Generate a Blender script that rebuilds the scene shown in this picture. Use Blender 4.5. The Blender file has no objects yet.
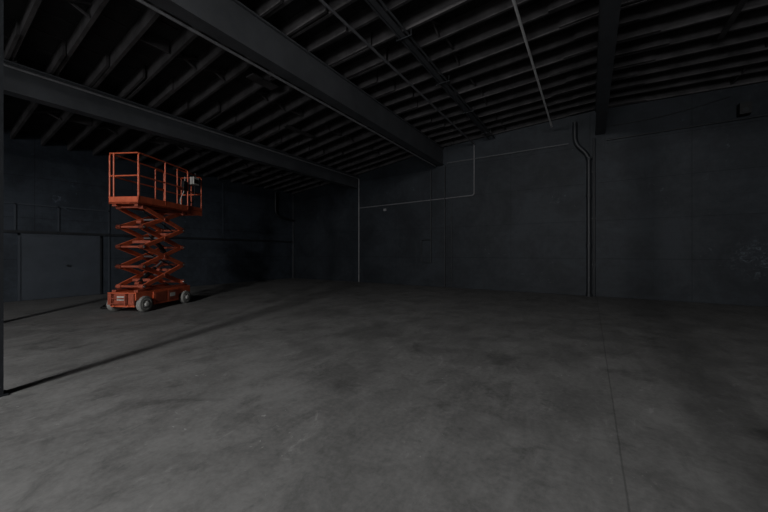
import bpy, math, random
from mathutils import Vector, Matrix
random.seed(7)
C = bpy.context.scene.collection

# ------------------------------------------------------------ materials
def new_mat(name):
    m = bpy.data.materials.new(name); m.use_nodes = True
    nt = m.node_tree; b = nt.nodes['Principled BSDF']
    return m, nt, b

def paint(name, col, rough=0.6, var=0.25, scale=3.0, metal=0.0, bump=0.1, bscale=40):
    m, nt, b = new_mat(name); N = nt.nodes; L = nt.links
    tc = N.new('ShaderNodeTexCoord')
    n = N.new('ShaderNodeTexNoise'); n.inputs['Scale'].default_value = scale
    n.inputs['Detail'].default_value = 6; n.inputs['Roughness'].default_value = 0.65
    L.new(tc.outputs['Object'], n.inputs['Vector'])
    r = N.new('ShaderNodeValToRGB')
    r.color_ramp.elements[0].position = 0.3; r.color_ramp.elements[1].position = 0.7
    r.color_ramp.elements[0].color = tuple(c*(1-var) for c in col)+(1,)
    r.color_ramp.elements[1].color = tuple(min(1, c*(1+var)) for c in col)+(1,)
    L.new(n.outputs['Fac'], r.inputs['Fac']); L.new(r.outputs['Color'], b.inputs['Base Color'])
    n2 = N.new('ShaderNodeTexNoise'); n2.inputs['Scale'].default_value = bscale
    L.new(tc.outputs['Object'], n2.inputs['Vector'])
    bp = N.new('ShaderNodeBump'); bp.inputs['Strength'].default_value = bump; bp.inputs['Distance'].default_value = 0.01
    L.new(n2.outputs['Fac'], bp.inputs['Height']); L.new(bp.outputs['Normal'], b.inputs['Normal'])
    b.inputs['Roughness'].default_value = rough; b.inputs['Metallic'].default_value = metal
    return m

def math_node(nt, op, a, b=None, c=None):
    n = nt.nodes.new('ShaderNodeMath'); n.operation = op
    for i, v in enumerate((a, b, c)):
        if v is None: continue
        if isinstance(v, (int, float)): n.inputs[i].default_value = v
        else: nt.links.new(v, n.inputs[i])
    return n.outputs[0]

def noise(nt, vec, scale, detail=5, rough=0.6, dist=0.0):
    n = nt.nodes.new('ShaderNodeTexNoise'); n.inputs['Scale'].default_value = scale
    n.inputs['Detail'].default_value = detail; n.inputs['Roughness'].default_value = rough
    n.inputs['Distortion'].default_value = dist
    nt.links.new(vec, n.inputs['Vector']); return n.outputs['Fac']

def smooth(nt, v, lo, hi, a=0.0, b=1.0):
    n = nt.nodes.new('ShaderNodeMapRange'); n.interpolation_type = 'SMOOTHSTEP'
    nt.links.new(v, n.inputs['Value'])
    n.inputs['From Min'].default_value = lo; n.inputs['From Max'].default_value = hi
    n.inputs['To Min'].default_value = a; n.inputs['To Max'].default_value = b
    return n.outputs['Result']

def concrete_floor():
    m, nt, b = new_mat('worn_concrete'); N = nt.nodes; L = nt.links
    tc = N.new('ShaderNodeTexCoord'); v = tc.outputs['Object']
    mp = N.new('ShaderNodeMapping'); mp.inputs['Scale'].default_value = (1.0, 0.4, 1); mp.inputs['Rotation'].default_value = (0, 0, .5); L.new(v, mp.inputs['Vector'])
    big = noise(nt, v, 0.35, 5, 0.6, 0.3)
    med = noise(nt, v, 1.6, 8, 0.68, 0.5)
    fine = noise(nt, v, 22, 6, 0.7)
    streak = noise(nt, mp.outputs['Vector'], 3.4, 8, 0.74, 0.8)
    s = math_node(nt, 'MULTIPLY_ADD', big, 0.4, 0.0)
    s = math_node(nt, 'MULTIPLY_ADD', med, 0.6, s)
    s = math_node(nt, 'MULTIPLY_ADD', streak, 0.6, s)
    s = math_node(nt, 'MULTIPLY_ADD', fine, 0.5, s)
    val = smooth(nt, s, 0.82, 1.28, 0.132, 0.222)
    # dark grimy blotches
    bl = smooth(nt, noise(nt, v, 0.9, 8, 0.72, 1.2), 0.54, 0.67, 1.0, 0.74)
    val = math_node(nt, 'MULTIPLY', val, bl)
    bl2 = smooth(nt, noise(nt, v, 4.0, 6, 0.7, 0.6), 0.55, 0.68, 1.0, 0.82)
    val = math_node(nt, 'MULTIPLY', val, bl2)
    # old oil / water stains at their places on the slab
    for (sx_, sy_, r_, a_) in ((-2.4, 2.85, .55, .78), (-3.3, 4.6, .8, .85), (-1.3, 4.3, .5, .86), (-2.6, 1.6, .25, .85), (1.6, 3.4, .7, .8), (-5.2, 5.5, .9, .86)):
        vd = N.new('ShaderNodeVectorMath'); vd.operation = 'DISTANCE'
        L.new(v, vd.inputs[0]); vd.inputs[1].default_value = (sx_, sy_, 0)
        dd = math_node(nt, 'ADD', vd.outputs['Value'], math_node(nt, 'MULTIPLY_ADD', noise(nt, v, 3.2, 7, .72, .6), 1.5, -.75))
        val = math_node(nt, 'MULTIPLY', val, smooth(nt, dd, r_*.4, r_, a_, 1.0))
    # pale scuffs and paint flecks
    sc = smooth(nt, noise(nt, mp.outputs['Vector'], 2.2, 8, 0.8, 1.8), 0.57, 0.70, 0.0, 0.07)
    val = math_node(nt, 'ADD', val, sc)
    fl = smooth(nt, noise(nt, v, 13.0, 3, 0.6, 2.0), 0.67, 0.71, 0.0, 0.14)
    fm = smooth(nt, noise(nt, v, 1.1, 3, 0.6), 0.5, 0.6)
    val = math_node(nt, 'MULTIPLY_ADD', fl, fm, val)
    # saw-cut joint
    sx = N.new('ShaderNodeSeparateXYZ'); L.new(v, sx.inputs[0])
    wob = math_node(nt, 'MULTIPLY_ADD', noise(nt, v, 3.0, 3), 0.012, -0.006)
    d = math_node(nt, 'ABSOLUTE', math_node(nt, 'ADD', math_node(nt, 'SUBTRACT', sx.outputs[0], 0.18), wob))
    j = smooth(nt, d, 0.002, 0.009, 0.7, 1.0)
    val = math_node(nt, 'MULTIPLY', val, j)
    cc = N.new('ShaderNodeCombineColor')
    L.new(val, cc.inputs[0]); L.new(math_node(nt, 'MULTIPLY', val, 1.0), cc.inputs[1]); L.new(math_node(nt, 'MULTIPLY', val, 0.99), cc.inputs[2])
    L.new(cc.outputs[0], b.inputs['Base Color'])
    L.new(smooth(nt, med, 0.35, 0.65, 0.6, 0.85), b.inputs['Roughness'])
    b.inputs['Specular IOR Level'].default_value = 0.3
    bp = N.new('ShaderNodeBump'); bp.inputs['Strength'].default_value = 0.25; bp.inputs['Distance'].default_value = 0.01
    L.new(math_node(nt, 'MULTIPLY_ADD', fine, 0.5, math_node(nt, 'MULTIPLY', j, 0.8)), bp.inputs['Height'])
    L.new(bp.outputs['Normal'], b.inputs['Normal'])
    return m

def wall_paint(axis, col):
    """dark painted block wall; axis = object axis that runs along the wall"""
    m, nt, b = new_mat('painted_block_wall_'+axis); N = nt.nodes; L = nt.links
    tc = N.new('ShaderNodeTexCoord'); v = tc.outputs['Object']
    sx = N.new('ShaderNodeSeparateXYZ'); L.new(v, sx.inputs[0])
    cb = N.new('ShaderNodeCombineXYZ'); L.new(sx.outputs[0 if axis == 'x' else 1], cb.inputs[0]); L.new(sx.outputs[2], cb.inputs[1])
    br = N.new('ShaderNodeTexBrick'); L.new(cb.outputs[0], br.inputs['Vector'])
    br.inputs['Scale'].default_value = 1.0; br.inputs['Brick Width'].default_value = 2.44
    br.inputs['Row Height'].default_value = 1.22; br.inputs['Mortar Size'].default_value = 0.012
    br.offset = 0.0
    br.inputs['Mortar Smooth'].default_value = 0.5
    b2 = N.new('ShaderNodeTexBrick'); L.new(cb.outputs[0], b2.inputs['Vector'])
    b2.inputs['Scale'].default_value = 1.0; b2.inputs['Brick Width'].default_value = .4
    b2.inputs['Row Height'].default_value = .2; b2.inputs['Mortar Size'].default_value = 0.008
    b2.inputs['Mortar Smooth'].default_value = 0.6
    n1 = noise(nt, v, 0.7, 7, 0.65, 0.6); n2 = noise(nt, v, 5, 6, 0.7, 0.3)
    s = math_node(nt, 'MULTIPLY_ADD', n2, 0.4, n1)
    val = smooth(nt, s, 0.5, 0.9, 0.75, 1.25)
    val = math_node(nt, 'MULTIPLY', val, math_node(nt, 'MULTIPLY_ADD', br.outputs['Fac'], -0.3, 1.0))
    val = math_node(nt, 'MULTIPLY', val, math_node(nt, 'MULTIPLY_ADD', b2.outputs['Fac'], -0.10, 1.0))
    # scuffs: worn pale paint
    sc = smooth(nt, noise(nt, v, 3.2, 8, 0.75, 1.5), 0.60, 0.70, 0.0, 1.6)
    msk = smooth(nt, noise(nt, v, 0.55, 2, 0.5), 0.52, 0.62)
    val = math_node(nt, 'MULTIPLY_ADD', sc, msk, val)
    if axis == 'x':   # chipped pale paint patch low on the wall
        vd = N.new('ShaderNodeVectorMath'); vd.operation = 'DISTANCE'
        L.new(v, vd.inputs[0]); vd.inputs[1].default_value = (3.72, 12.4, 1.25)
        pm = smooth(nt, vd.outputs['Value'], .15, .75, 1.0, 0.0)
        pn = smooth(nt, noise(nt, v, 7, 8, .8, 1.0), .50, .62, 0, 1.8)
        val = math_node(nt, 'MULTIPLY_ADD', pm, pn, val)
    vm = N.new('ShaderNodeVectorMath'); vm.operation = 'SCALE'
    vm.inputs[0].default_value = col; L.new(val, vm.inputs['Scale'])
    L.new(vm.outputs[0], b.inputs['Base Color'])
    b.inputs['Roughness'].default_value = 0.6
    b.inputs['Specular IOR Level'].default_value = 0.25
    bp = N.new('ShaderNodeBump'); bp.inputs['Strength'].default_value = 0.3; bp.inputs['Distance'].default_value = 0.01
    hh = math_node(nt, 'MULTIPLY_ADD', br.outputs['Fac'], -0.6, n2)
    L.new(math_node(nt, 'MULTIPLY_ADD', b2.outputs['Fac'], -0.25, hh), bp.inputs['Height'])
    L.new(bp.outputs['Normal'], b.inputs['Normal'])
    return m

M_floor = concrete_floor()
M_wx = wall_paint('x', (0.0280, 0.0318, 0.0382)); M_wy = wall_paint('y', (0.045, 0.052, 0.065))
M_deck = paint('roof_deck_paint', (0.036, 0.035, 0.037), 0.8, 0.35, 2)
M_joist = paint('joist_paint', (0.066, 0.062, 0.064), 0.75, 0.5, 2.0)
M_beam = paint('beam_paint', (0.085, 0.088, 0.096), 0.6, 0.2, 1.5)
M_pipe = paint('dark_pipe_paint', (0.022, 0.024, 0.028), 0.5, 0.2, 5)
M_cond = paint('galvanised_conduit', (0.24, 0.24, 0.25), 0.45, 0.2, 6, 0.2)
M_cond2 = paint('dusty_conduit', (0.13, 0.13, 0.14), 0.5, 0.2, 6)
M_white = paint('white_conduit', (0.8, 0.8, 0.8), 0.5, 0.1, 6)
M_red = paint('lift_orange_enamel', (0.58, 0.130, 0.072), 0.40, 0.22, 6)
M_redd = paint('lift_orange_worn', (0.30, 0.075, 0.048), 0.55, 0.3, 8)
M_tire = paint('grey_tyre_rubber', (0.22, 0.22, 0.21), 0.8, 0.3, 9)
M_hub = paint('wheel_hub', (0.5, 0.5, 0.48), 0.5, 0.2, 9)
M_blk = paint('black_plastic', (0.012, 0.012, 0.013), 0.5, 0.2, 9)
M_steel = paint('hydraulic_steel', (0.35, 0.35, 0.36), 0.35, 0.2, 9, 0.7)
M_label = paint('label_white', (0.5, 0.5, 0.47), 0.6, 0.15, 12)
M_door = paint('door_paint', (0.055, 0.063, 0.078), 0.55, 0.15, 2)

# ------------------------------------------------------------ mesh builder
class B:
    def __init__(s): s.v = []; s.f = []; s.m = []; s.sm = []; s.mats = []
    def mi(s, mat):
        if mat not in s.mats: s.mats.append(mat)
        return s.mats.index(mat)
    def add(s, vs, fs, mat, sm=False):
        o = len(s.v); s.v += [tuple(v) for v in vs]; k = s.mi(mat)
        for f in fs: s.f.append([i+o for i in f]); s.m.append(k); s.sm.append(sm)
    def box(s, lo, hi, mat):
        x0, y0, z0 = lo; x1, y1, z1 = hi
        vs = [(x0,y0,z0),(x1,y0,z0),(x1,y1,z0),(x0,y1,z0),(x0,y0,z1),(x1,y0,z1),(x1,y1,z1),(x0,y1,z1)]
        s.add(vs, [(0,3,2,1),(4,5,6,7),(0,1,5,4),(1,2,6,5),(2,3,7,6),(3,0,4,7)], mat)
    def bar(s, p, q, w, h, mat, up=(0,0,1)):
        p = Vector(p); q = Vector(q); d = (q-p).normalized(); up = Vector(up)
        sd = d.cross(up)
        if sd.length < 1e-4: sd = d.cross(Vector((1,0,0)))
        sd.normalize(); u = sd.cross(d).normalized()
        vs = []
        for c in (p, q):
            for a, bb in ((-1,-1),(1,-1),(1,1),(-1,1)): vs.append(c+sd*a*w/2+u*bb*h/2)
        s.add(vs, [(0,3,2,1),(4,5,6,7),(0,1,5,4),(1,2,6,5),(2,3,7,6),(3,0,4,7)], mat)
    def tube(s, pts, r, mat, seg=10, fillet=0.0):
        P = [Vector(p) for p in pts]
        if fillet > 0 and len(P) > 2:
            Q = [P[0]]
            for i in range(1, len(P)-1):
                a = P[i]+(P[i-1]-P[i]).normalized()*min(fillet, (P[i-1]-P[i]).length*.45)
                c = P[i]+(P[i+1]-P[i]).normalized()*min(fillet, (P[i+1]-P[i]).length*.45)
                for k in range(7):
                    t = k/6; Q.append(a*(1-t)**2+P[i]*2*t*(1-t)+c*t*t)
            Q.append(P[-1]); P = Q
        n = len(P); T = []
        for i in range(n):
            a = P[max(i-1,0)]; c = P[min(i+1,n-1)]; T.append((c-a).normalized())
        ref = Vector((0,0,1)) if abs(T[0].z) < .9 else Vector((1,0,0))
        U = T[0].cross(ref).normalized(); vs = []
        for i in range(n):
            U = (U-T[i]*U.dot(T[i])).normalized(); V = T[i].cross(U)
            for k in range(seg):
                a = 2*math.pi*k/seg; vs.append(P[i]+(U*math.cos(a)+V*math.sin(a))*r)
        fs = []
        for i in range(n-1):
            for k in range(seg):
                fs.append((i*seg+k, i*seg+(k+1)%seg, (i+1)*seg+(k+1)%seg, (i+1)*seg+k))
        s.add(vs, fs, mat, True)
        s.add(vs[:seg], [tuple(range(seg))[::-1]], mat); s.add(vs[-seg:], [tuple(range(seg))], mat)
    def lathe(s, c, axis, prof, mat, seg=28):
        """prof: list of (offset along axis, radius)"""
        c = Vector(c); ax = Vector(axis).normalized()
        ref = Vector((0,0,1)) if abs(ax.z) < .9 else Vector((1,0,0))
        U = ax.cross(ref).normalized(); V = ax.cross(U); vs = []
        for o, r in prof:
            for k in range(seg):
                a = 2*math.pi*k/seg; vs.append(c+ax*o+(U*math.cos(a)+V*math.sin(a))*r)
        n = len(prof)
        fs = [(i*seg+k, i*seg+(k+1)%seg, (i+1)*seg+(k+1)%seg, (i+1)*seg+k) for i in range(n-1) for k in range(seg)]
        fs += [tuple(range(seg))[::-1], tuple(range((n-1)*seg, n*seg))]
        s.add(vs, fs, mat, False)
    def obj(s, name, parent=None, bevel=0.0, loc=None):
        me = bpy.data.meshes.new(name); me.from_pydata(s.v, [], s.f)
        for m in s.mats: me.materials.append(m)
        for p, k, sm in zip(me.polygons, s.m, s.sm): p.material_index = k; p.use_smooth = sm
        me.update()
        o = bpy.data.objects.new(name, me); C.objects.link(o)
        if parent: o.parent = parent
        if bevel:
            md = o.modifiers.new('bevel', 'BEVEL'); md.width = bevel; md.segments = 2; md.limit_method = 'ANGLE'; md.angle_limit = math.radians(50)
        return o

# ------------------------------------------------------------ room shell
XL, XR, YB, YF = -14.0, 11.0, 12.4, -13.0
PTS = [(-14.0, 4.95), (-9.5, 5.42), (-5.1, 6.0), (0.27, 6.28), (11.0, 5.85)]
def deck_z(x):
    for (a, za), (c, zc) in zip(PTS, PTS[1:]):
        if a <= x <= c: return za+(zc-za)*(x-a)/(c-a)
    return PTS[-1][1]
o = B(); o.box((XL, YF, -0.15), (XR, YB, 0), M_floor); o.obj('floor')
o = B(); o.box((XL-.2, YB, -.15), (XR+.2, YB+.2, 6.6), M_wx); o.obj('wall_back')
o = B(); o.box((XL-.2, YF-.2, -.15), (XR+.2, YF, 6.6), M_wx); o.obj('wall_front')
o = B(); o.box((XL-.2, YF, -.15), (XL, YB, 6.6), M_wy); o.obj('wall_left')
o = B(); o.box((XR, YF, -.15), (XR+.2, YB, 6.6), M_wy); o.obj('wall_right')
# ceiling deck with joists (one object)
o = B()
for (a, za), (c, zc) in zip(PTS, PTS[1:]):
    vs = [(a,YF,za),(c,YF,zc),(c,YB,zc),(a,YB,za),(a,YF,za+.1),(c,YF,zc+.1),(c,YB,zc+.1),(a,YB,za+.1)]
    o.add(vs, [(0,3,2,1),(4,5,6,7),(0,1,5,4),(1,2,6,5),(2,3,7,6),(3,0,4,7)], M_deck)
o.obj('ceiling')
o = B(); JD = 0.29
y = YB-0.06
rows = []
while y > YF+.1: rows.append(y); y -= 0.61
for i, y in enumerate(rows):
    for (a, za), (c, zc) in zip(PTS, PTS[1:]):
        w = .03; dz = random.uniform(-.0, .035); y2 = y+random.uniform(-.03, .03)
        vs = [(a,y2-w,za-JD+dz),(c,y2-w,zc-JD+dz),(c,y2+w,zc-JD+dz),(a,y2+w,za-JD+dz),(a,y2-w,za),(c,y2-w,zc),(c,y2+w,zc),(a,y2+w,za)]
        o.add(vs, [(0,3,2,1),(4,5,6,7),(0,1,5,4),(1,2,6,5),(2,3,7,6),(3,0,4,7)], M_joist)
    # sister joists lapping over each beam
    for bx in (-9.55, -5.17, .27, 5.7):
        L0 = random.uniform(.5, 1.3); L1 = random.uniform(.5, 1.3)
        for xa, xb in ((bx-L0, bx), (bx, bx+L1)):
            za, zb = deck_z(xa), deck_z(xb); yy = y-.075
            vs = [(xa,yy-.025,za-JD+.01),(xb,yy-.025,zb-JD+.01),(xb,yy+.025,zb-JD+.01),(xa,yy+.025,za-JD+.01),(xa,yy-.025,za),(xb,yy-.025,zb),(xb,yy+.025,zb),(xa,yy+.025,za)]
            o.add(vs, [(0,3,2,1),(4,5,6,7),(0,1,5,4),(1,2,6,5),(2,3,7,6),(3,0,4,7)], M_joist)
# blocking and crossed bridging between joists
for n, bx in enumerate((-11.8, -7.3, -2.6, 3.2, 7.9)):
    for i in range(len(rows)-1):
        if (i+n) % 4 == 1: continue
        off = 0.06*(i % 2)
        z = deck_z(bx+off)
        ya, yb = rows[i+1]+.05, rows[i]-.05
        if i % 3 == 0:
            o.box((bx+off-.022, ya, z-.24), (bx+off+.022, yb, z-.005), M_joist)
        else:
            o.bar((bx+off-.03, ya, z-.04), (bx+off-.03, yb, z-.25), .035, .035, M_joist)
            o.bar((bx+off+.03, ya, z-.25), (bx+off+.03, yb, z-.04), .035, .035, M_joist)
# a few odd boards across the joists
for (x, y, L, w) in ((-11.2, 5.2, 1.3, .25), (-7.9, 7.3, 1.25, .2), (-6.6, 4.9, .7, .28), (-12.4, 8.4, 1.0, .22), (2.3, 8.8, 1.3, .1)):
    z = deck_z(x)-JD
    o.box((x-w/2, y-L/2, z-.03), (x+w/2, y+L/2, z-.002), M_joist)
# deck board seams: thin battens under the deck
for k in range(5, 120):
    x = XL+k*.2
    if x > XR-.2: break
    if k % 3: continue
    for i in range(0, len(rows)-1):
        z = deck_z(x); o.box((x-.008, rows[i+1]+.07, z-.02), (x+.008, rows[i]-.1, z-.002), M_joist)
o.obj('ceiling_joists')

def ibeam(xc, z0, z1, w, name):
    o = B(); t = .035
    o.box((xc-w/2, YF+.02, z0), (xc+w/2, YB-.005, z0+t), M_beam)
    o.box((xc-w/2, YF+.02, z1-t), (xc+w/2, YB-.005, z1), M_beam)
    o.box((xc-w/2+.05, YF+.02, z0+t), (xc+w/2-.05, YB-.005, z1-t), M_beam)
    return o.obj(name)
ibeam(-5.17, 5.0, deck_z(-5.17)-JD-.012, .28, 'roof_beam')
ibeam(-9.55, 4.52, deck_z(-9.55)-JD-.02, .28, 'roof_beam')
ibeam(0.27, 5.2, deck_z(0.27)-JD-.01, .26, 'roof_beam')
ibeam(5.7, 5.1, deck_z(5.7)-JD-.01, .26, 'roof_beam')

def column(x, y, ztop, hw=.055):
    o = B()
    o.box((x-hw, y-hw, .015), (x+hw, y+hw, ztop), M_pipe)
    o.box((x-hw-.03, y-hw-.03, 0), (x+hw+.03, y+hw+.03, .015), M_pipe)
    o.box((x-hw-.03, y-hw-.03, ztop-.015), (x+hw+.03, y+hw+.03, ztop), M_pipe)
    o.obj('steel_column')
column(-4.90, 0.58, 4.998, .055)
column(-9.62, 0.95, 4.518)
column(0.76, -1.0, 5.198, .15)  # unseen column behind the camera, stood clear of the beam for its floor shadow
column(-5.17, -9.5, 4.998)

# ------------------------------------------------------------ left wall details
G = .003
o = B()
o.box((XL+G, YF+.1, 1.98), (XL+.06, YB-.02, 2.06), M_pipe); o.obj('trim_1')
o = B()   # flush service door with frame
def dframe(y0, y1, z1):
    o.box((XL+G, y0, 0), (XL+.05, y0+.05, z1), M_door); o.box((XL+G, y1-.05, 0), (XL+.05, y1, z1), M_pipe)
    o.box((XL+G, y0, z1-.05), (XL+.05, y1, z1), M_door)
    o.box((XL+G, y0+.05, 0.01), (XL+.03, y1-.05, z1-.05), M_door)
dframe(2.1, 4.0, 1.97)
o.lathe((XL+.03, 3.15, 1.0), (1,0,0), [(0,.03),(.03,.03),(.03,.012),(.06,.012),(.06,.03),(.08,.03)], M_pipe, 12)
o.obj('door_1')
o = B()
for yy, z0, z1 in ((2.05, 2.07, 2.85), (2.95, 2.07, 2.85), (4.2, 0.0, 1.97), (4.2, 2.07, 4.6), (5.9, 2.07, 4.6), (8.3, 2.07, 4.6)):
    o.box((XL+G, yy-.02, z0), (XL+.03, yy+.02, z1), M_door)
o.box((XL+G, 1.0, 2.82), (XL+.03, 4.22, 2.86), M_door)
o.obj('trim_2')
o = B(); o.tube([(XL+.12, 11.1, 4.6), (XL+.12, 11.1, 3.4), (XL+.12, 11.7, 3.25), (XL+.12, 12.3, 3.2)], .06, M_pipe, 12, .3); o.obj('downpipe')
o = B(); o.tube([(XL+.05, 12.34, 0), (XL+.05, 12.34, 4.6)], .022, M_beam, 8); o.obj('electrical_conduit')

# ------------------------------------------------------------ conduits
def conduit(name, pts, r, mat, fillet=.12):
    o = B(); o.tube(pts, r, mat, 10, fillet)
    return o.obj(name)
W = YB-.035
# conduit along beam, down the wall
conduit('electrical_conduit', [(-9.37, YF+.2, 4.98), (-9.37, W, 4.98), (-9.37, W, 0)], .026, M_cond)
conduit('electrical_conduit', [(-5.36, YF+.2, 4.97), (-5.36, W-.1, 4.97)], .026, M_cond)
conduit('electrical_conduit', [(-3.78, YF+.2, 5.62), (-3.78, W, 5.62), (-3.78, W, 3.64), (-9.3, W, 3.56)], .028, M_cond2)
conduit('electrical_conduit', [(-3.22, YF+.2, 5.72), (-3.22, W, 5.72)], .022, M_beam)
conduit('electrical_conduit', [(-3.02, YF+.2, 5.72), (-3.02, W, 5.72)], .022, M_beam)
# strut hangers
o = B()
o.box((-3.17, YF+.2, 5.69), (-3.07, YB-.5, 5.71), M_beam)
for k in range(12):
    yy = 11.6-2*k
    o.box((-3.3, yy-.015, 5.67), (-2.94, yy+.015, 5.688), M_pipe)
    for xx in (-3.28, -2.96): o.box((xx-.006, yy-.006, 5.68), (xx+.006, yy+.006, deck_z(xx)-JD-.002), M_pipe)
o.obj('cable_tray')
conduit('electrical_conduit', [(-1.07, YF+.2, 5.6), (-1.07, 12.0, 5.6)], .026, M_white, .05)
# wall pipework
o = B()
o.tube([(-.03, YB-.1, 0), (-.03, YB-.1, 4.55), (-.42, YB-.1, 5.0), (-.42, YB-.1, 5.7)], .07, M_pipe, 14, .25)
for z in (0.0, 1.6, 3.2, 4.4): o.lathe((-.03, YB-.1, z), (0,0,1), [(0,.088),(.09,.088)], M_pipe, 18)
o.tube([(.11, YB-.06, 0), (.11, YB-.06, 5.1)], .035, M_pipe)
for z in (1.0, 2.5, 4.0): o.box((-.12, YB-.04, z), (.16, YB-.004, z+.04), M_pipe)
o.obj('drain_pipe')
conduit('electrical_conduit', [(.45, W, 4.98), (5.5, W, 4.98)], .024, M_pipe)
conduit('electrical_conduit', [(-.6, W, 5.05), (-4.9, W, 5.05)], .026, M_beam)
conduit('electrical_conduit', [(-5.6, W, .98), (-5.6, W, 4.9)], .030, M_pipe)
conduit('electrical_conduit', [(-5.58, W, 1.95), (-6.05, W, 1.95), (-6.05, W, 1.0), (-5.62, W, 1.0)], .024, M_pipe, .08)
conduit('electrical_conduit', [(-4.98, W, 0), (-4.98, W, 4.95)], .03, M_pipe)
conduit('electrical_conduit', [(-4.7, W, 0), (-4.7, W, 3.5)], .016, M_pipe)
o = B(); o.box((-7.95, YB-.07, 3.32), (-7.8, YB-.002, 3.42), M_cond); o.obj('junction_box')
# small wall speaker
o = B()
o.box((3.31, YB-.26, 5.04), (3.53, YB-.06, 5.34), M_blk)
o.box((3.39, YB-.07, 5.14), (3.45, YB-.002, 5.24), M_blk)
o.lathe((3.42, YB-.262, 5.14), (0,-1,0), [(0,.06),(.006,.06),(.006,.045)], M_pipe, 20)
o.obj('wall_speaker', bevel=.008)
pts = [(0.45+k*.25, YB-.03, 5.42-.10*math.sin(math.pi*k/11)+(.02*k)) for k in range(12)]
o = B(); o.tube(pts, .012, M_pipe, 6); o.obj('loose_cable')

# ------------------------------------------------------------ scissor lift
lift = bpy.data.objects.new('scissor_lift', None); C.objects.link(lift)
lift.location = (-9.56, 3.78, 0); lift.rotation_euler = (0, 0, math.radians(117.4))
# local x: long axis
# chassis
o = B()
o.box((-.88, -.30, .14), (.88, .30, .36), M_red)
o.box((-.90, -.36, .30), (.90, .36, .48), M_red)
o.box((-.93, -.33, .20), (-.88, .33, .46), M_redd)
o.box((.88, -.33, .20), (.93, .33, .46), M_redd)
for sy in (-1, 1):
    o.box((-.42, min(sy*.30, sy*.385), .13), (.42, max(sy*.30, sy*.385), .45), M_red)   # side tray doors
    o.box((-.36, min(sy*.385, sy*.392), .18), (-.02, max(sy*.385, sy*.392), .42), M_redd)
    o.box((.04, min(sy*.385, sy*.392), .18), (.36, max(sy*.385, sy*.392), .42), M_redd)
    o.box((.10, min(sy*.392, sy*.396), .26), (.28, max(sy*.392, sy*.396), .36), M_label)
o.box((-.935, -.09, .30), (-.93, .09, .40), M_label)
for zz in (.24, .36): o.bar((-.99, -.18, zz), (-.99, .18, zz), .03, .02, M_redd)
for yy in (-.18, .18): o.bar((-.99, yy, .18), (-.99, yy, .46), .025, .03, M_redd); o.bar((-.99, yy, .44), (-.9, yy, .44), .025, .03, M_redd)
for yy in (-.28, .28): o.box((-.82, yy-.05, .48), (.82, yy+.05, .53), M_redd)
o.obj('chassis', lift, .008)
for i, (wx, wy, r) in enumerate(((-.68, -.37, .19), (-.68, .37, .19), (.68, -.37, .17), (.68, .37, .17))):
    o = B(); s = -1 if wy < 0 else 1
    r0 = r
    o.lathe((wx, wy-s*.06, r0), (0, s, 0), [(0, r0*.8), (.012, r0*.97), (.03, r0), (.10, r0), (.118, r0*.96), (.125, r0*.72)], M_tire, 36)
    o.lathe((wx, wy+s*.062, r0), (0, s, 0), [(0, r0*.68), (.006, r0*.68), (.0, r0*.55), (-.0, r0*.35), (.02, r0*.33), (.03, r0*.18)], M_hub, 24)
    for k in range(5):
        a = k*2*math.pi/5
        o.lathe((wx+.45*r0*math.cos(a), wy+s*.066, r0+.45*r0*math.sin(a)), (0, s, 0), [(0,.012),(.012,.012)], M_steel, 6)
    o.obj('wheel_%d' % (i+1), lift)
# scissor stack
NL = 4; z0, z1 = .60, 2.50; h = (z1-z0)/NL; S = .66
o = B()
for i in range(NL):
    za, zb = z0+i*h, z0+(i+1)*h
    for s in (-1, 1):
        yo, yi = s*.325, s*.262
        A = ((-S, yo, za), (S, yo, zb)); Bm = ((S, yi, za), (-S, yi, zb))
        if i % 2: A = ((S, yo, za), (-S, yo, zb)); Bm = ((-S, yi, za), (S, yi, zb))
        o.bar(A[0], A[1], .045, .10, M_red); o.bar(Bm[0], Bm[1], .045, .10, M_red)
        for (x, zz) in ((-S, za), (S, za), (-S, zb), (S, zb)):
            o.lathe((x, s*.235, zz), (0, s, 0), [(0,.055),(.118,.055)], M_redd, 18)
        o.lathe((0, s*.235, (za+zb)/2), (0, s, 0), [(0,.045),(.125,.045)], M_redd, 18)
        for x in (-S, S):
            o.lathe((x, s*.352, za), (0, s, 0), [(0,.03),(.014,.03)], M_steel, 12)
    for x in (-S, S): o.tube([(x, -.31, za), (x, .31, za)], .03, M_redd, 12)
    o.tube([(0, -.31, (za+zb)/2), (0, .31, (za+zb)/2)], .028, M_steel, 12)
    if i in (0, 2):
        o.bar((-S*.5, -.24, za+h*.27), (-S*.5, .24, za+h*.27), .07, .07, M_redd)
        o.bar((S*.5, -.24, za+h*.73), (S*.5, .24, za+h*.73), .07, .07, M_redd)
for x in (-S, S): o.tube([(x, -.31, z1), (x, .31, z1)], .03, M_redd, 12)
o.obj('scissor_arms', lift, .006)
o = B()
for za, zb, sg in ((z0+.05, z0+1.35*h, 1), (z0+1.6*h, z0+3.3*h, -1)):
    p = Vector((-sg*.45, 0, za)); q = Vector((sg*.40, 0, zb)); mid = p.lerp(q, .6)
    o.tube([p, mid], .05, M_blk, 16); o.tube([mid, q], .028, M_steel, 14)
    o.lathe(p, (0,1,0), [(-.06,.05),(.06,.05)], M_redd, 14); o.lathe(q, (0,1,0), [(-.06,.045),(.06,.045)], M_redd, 14)
o.obj('lift_cylinders', lift)
o = B()
hp = [(-.6, -.2, .5)]
for i in range(NL):
    sx = .55 if i % 2 == 0 else -.55
    hp += [(sx*.2, -.18, z0+(i+.45)*h), (sx, -.16, z0+(i+.85)*h)]
hp += [(.3, -.15, z1+.05)]
o.tube(hp, .013, M_blk, 8, .15); o.obj('hydraulic_hoses', lift)
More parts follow.
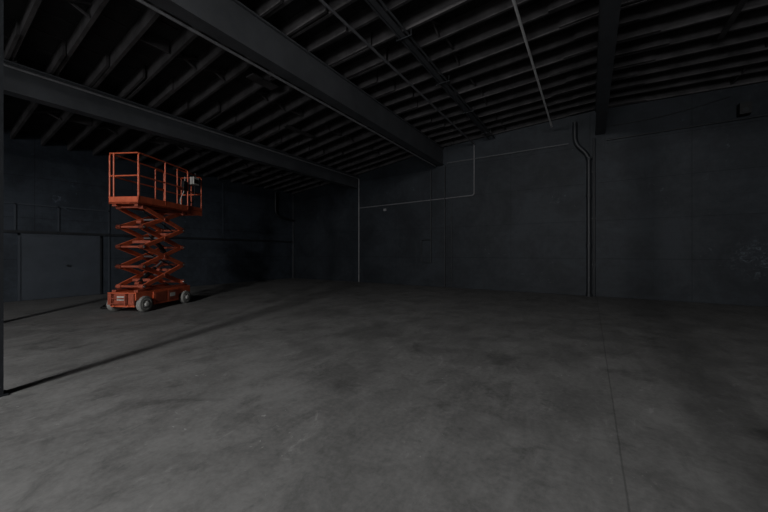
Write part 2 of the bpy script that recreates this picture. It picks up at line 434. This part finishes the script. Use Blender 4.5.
# platform
o = B(); PX0, PX1, PE = -.86, .80, 1.46; HW = .375; ZD = 2.64
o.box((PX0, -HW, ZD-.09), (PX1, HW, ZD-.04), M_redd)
o.box((PX0+.03, -HW+.03, ZD-.04), (PX1, HW-.03, ZD), M_steel)
for yy in (-.28, .28): o.box((-.82, yy-.05, z1+.0), (.82, yy+.05, ZD-.09), M_redd)
for s in (-1, 1):
    o.box((PX0, min(s*HW, s*(HW-.02)), ZD-.09), (PX1, max(s*HW, s*(HW-.02)), ZD+.10), M_red)
o.box((PX0, -HW, ZD-.09), (PX0+.02, HW, ZD+.08), M_red)
# extension deck
EW = HW-.035
o.box((PX1-.5, -EW, ZD+.0), (PE, EW, ZD+.03), M_redd)
o.box((PX1, -EW, ZD-.12), (PE, -EW+.03, ZD+.12), M_red); o.box((PX1, EW-.03, ZD-.12), (PE, EW, ZD+.12), M_red)
o.box((PE-.02, -EW, ZD-.10), (PE, EW, ZD+.12), M_red)
o.obj('platform_deck', lift, .005)
o = B(); R = .018; ZT = ZD+1.10; ZM = ZD+.57
def rail(pts, r=R, m=M_red, fl=.08): o.tube(pts, r, m, 10, fl)
for s in (-1, 1):
    yy = s*(HW-.012)
    rail([(PX0+.02, yy, ZD), (PX0+.02, yy, ZT), (PX1, yy, ZT), (PX1, yy, ZD)])
    rail([(PX0+.02, yy, ZM), (PX1, yy, ZM)])
    rail([(PX0+.83, yy, ZD), (PX0+.83, yy, ZT)])
    ye = s*(EW-.02)
    rail([(PX1-.35, ye, ZT-.05), (PE-.02, ye, ZT-.05), (PE-.02, ye, ZD)])
    rail([(PX1-.35, ye, ZM-.04), (PE-.02, ye, ZM-.04)])
    rail([(PX1-.35, ye, ZD), (PX1-.35, ye, ZT-.05)])
for z in (ZT-.05, ZM-.04): rail([(PE-.02, -EW+.02, z), (PE-.02, EW-.02, z)])
rail([(PE-.02, 0, ZD), (PE-.02, 0, ZT-.05)])
# entry gate on the near end
for z in (ZT, ZM): rail([(PX0+.02, -HW+.012, z), (PX0+.02, HW-.012, z)])
rail([(PX0+.02, .26, ZD), (PX0+.02, .26, ZT)])
o.obj('guard_rails', lift)
o = B()
o.box((1.02, -EW-.05, ZT-.34), (1.24, -EW+.07, ZT-.12), M_label)
o.box((1.04, -EW-.055, ZT-.30), (1.22, -EW-.05, ZT-.18), M_blk)
o.lathe((1.16, -EW, ZT-.12), (0,0,1), [(0,.02),(.09,.014),(.09,.028),(.13,.028)], M_blk, 12)
o.box((1.27, -.25, ZT-.30), (1.37, .02, ZT-.10), M_blk)
o.box((.62, -HW-.01, ZM-.05), (.76, -HW+.07, ZM+.2), M_blk)
o.tube([(1.12, -EW, ZT-.34), (1.10, -EW-.02, ZD+.35), (1.0, -EW, ZD+.18), (.85, -EW+.03, ZD+.35), (.70, -HW+.03, ZM)], .012, M_blk, 8, .12)
o.tube([(1.3, .1, ZT-.05), (1.32, .12, ZM+.1), (1.2, .2, ZD+.3), (1.25, .1, ZD+.04)], .011, M_label, 8, .12)
o.obj('control_station', lift, .006)
# extension cord lying by the lift
o = B(); pp = []
for k in range(40):
    a = k*.5; pp.append((-10.1-.16*math.cos(a)*(1-k/120)-.02*k, 2.95+.12*math.sin(a)+.01*k, .014+.001*k))
o.tube(pp, .012, M_blk, 6); o.obj('extension_cord')

# ------------------------------------------------------------ lamps
def lamp(x, y, z, power, rad, col=(1, .99, .97)):
    o = B(); zt = deck_z(x)-JD
    o.lathe((x, y, z+.06), (0,0,1), [(0,.10),(.02,.08),(.04,.05),(.06,.04)], M_pipe, 24)
    if zt > z+.14: o.lathe((x, y, z+.12), (0,0,1), [(0,.012),(zt-z-.125,.012)], M_pipe, 8)
    ob = o.obj('ceiling_lamp')
    l = bpy.data.lights.new('ceiling_lamp_bulb', 'POINT'); l.energy = power; l.shadow_soft_size = rad; l.color = col
    lo = bpy.data.objects.new('bulb', l); C.objects.link(lo); lo.location = (x, y, z); lo.parent = ob
lamp(-2.6, -5.7, 5.66, 1850, .42)
lamp(0.3, -9.0, 5.3, 2150, .24)
l = bpy.data.lights.new('rear_fill_light', 'AREA'); l.shape = 'RECTANGLE'; l.size = 8; l.size_y = 3; l.energy = 650; l.color = (.97, .98, 1)  # added soft fill behind the camera to brighten the joists; no doorway is modelled
lo = bpy.data.objects.new('rear_fill_light', l); C.objects.link(lo)
lo.location = (0, YF+.3, 1.7); lo.rotation_euler = (math.radians(100), 0, 0)

# ------------------------------------------------------------ world, camera
w = bpy.data.worlds.new('world'); bpy.context.scene.world = w; w.use_nodes = True
w.node_tree.nodes['Background'].inputs[0].default_value = (.02, .022, .026, 1)
cam = bpy.data.cameras.new('camera'); cam.sensor_width = 36; cam.lens = 36*321/768; cam.shift_y = -3/768
co = bpy.data.objects.new('camera', cam); C.objects.link(co)
co.location = (0, 0, 1.4); co.rotation_euler = (math.radians(90), 0, math.radians(32.69))
bpy.context.scene.camera = co
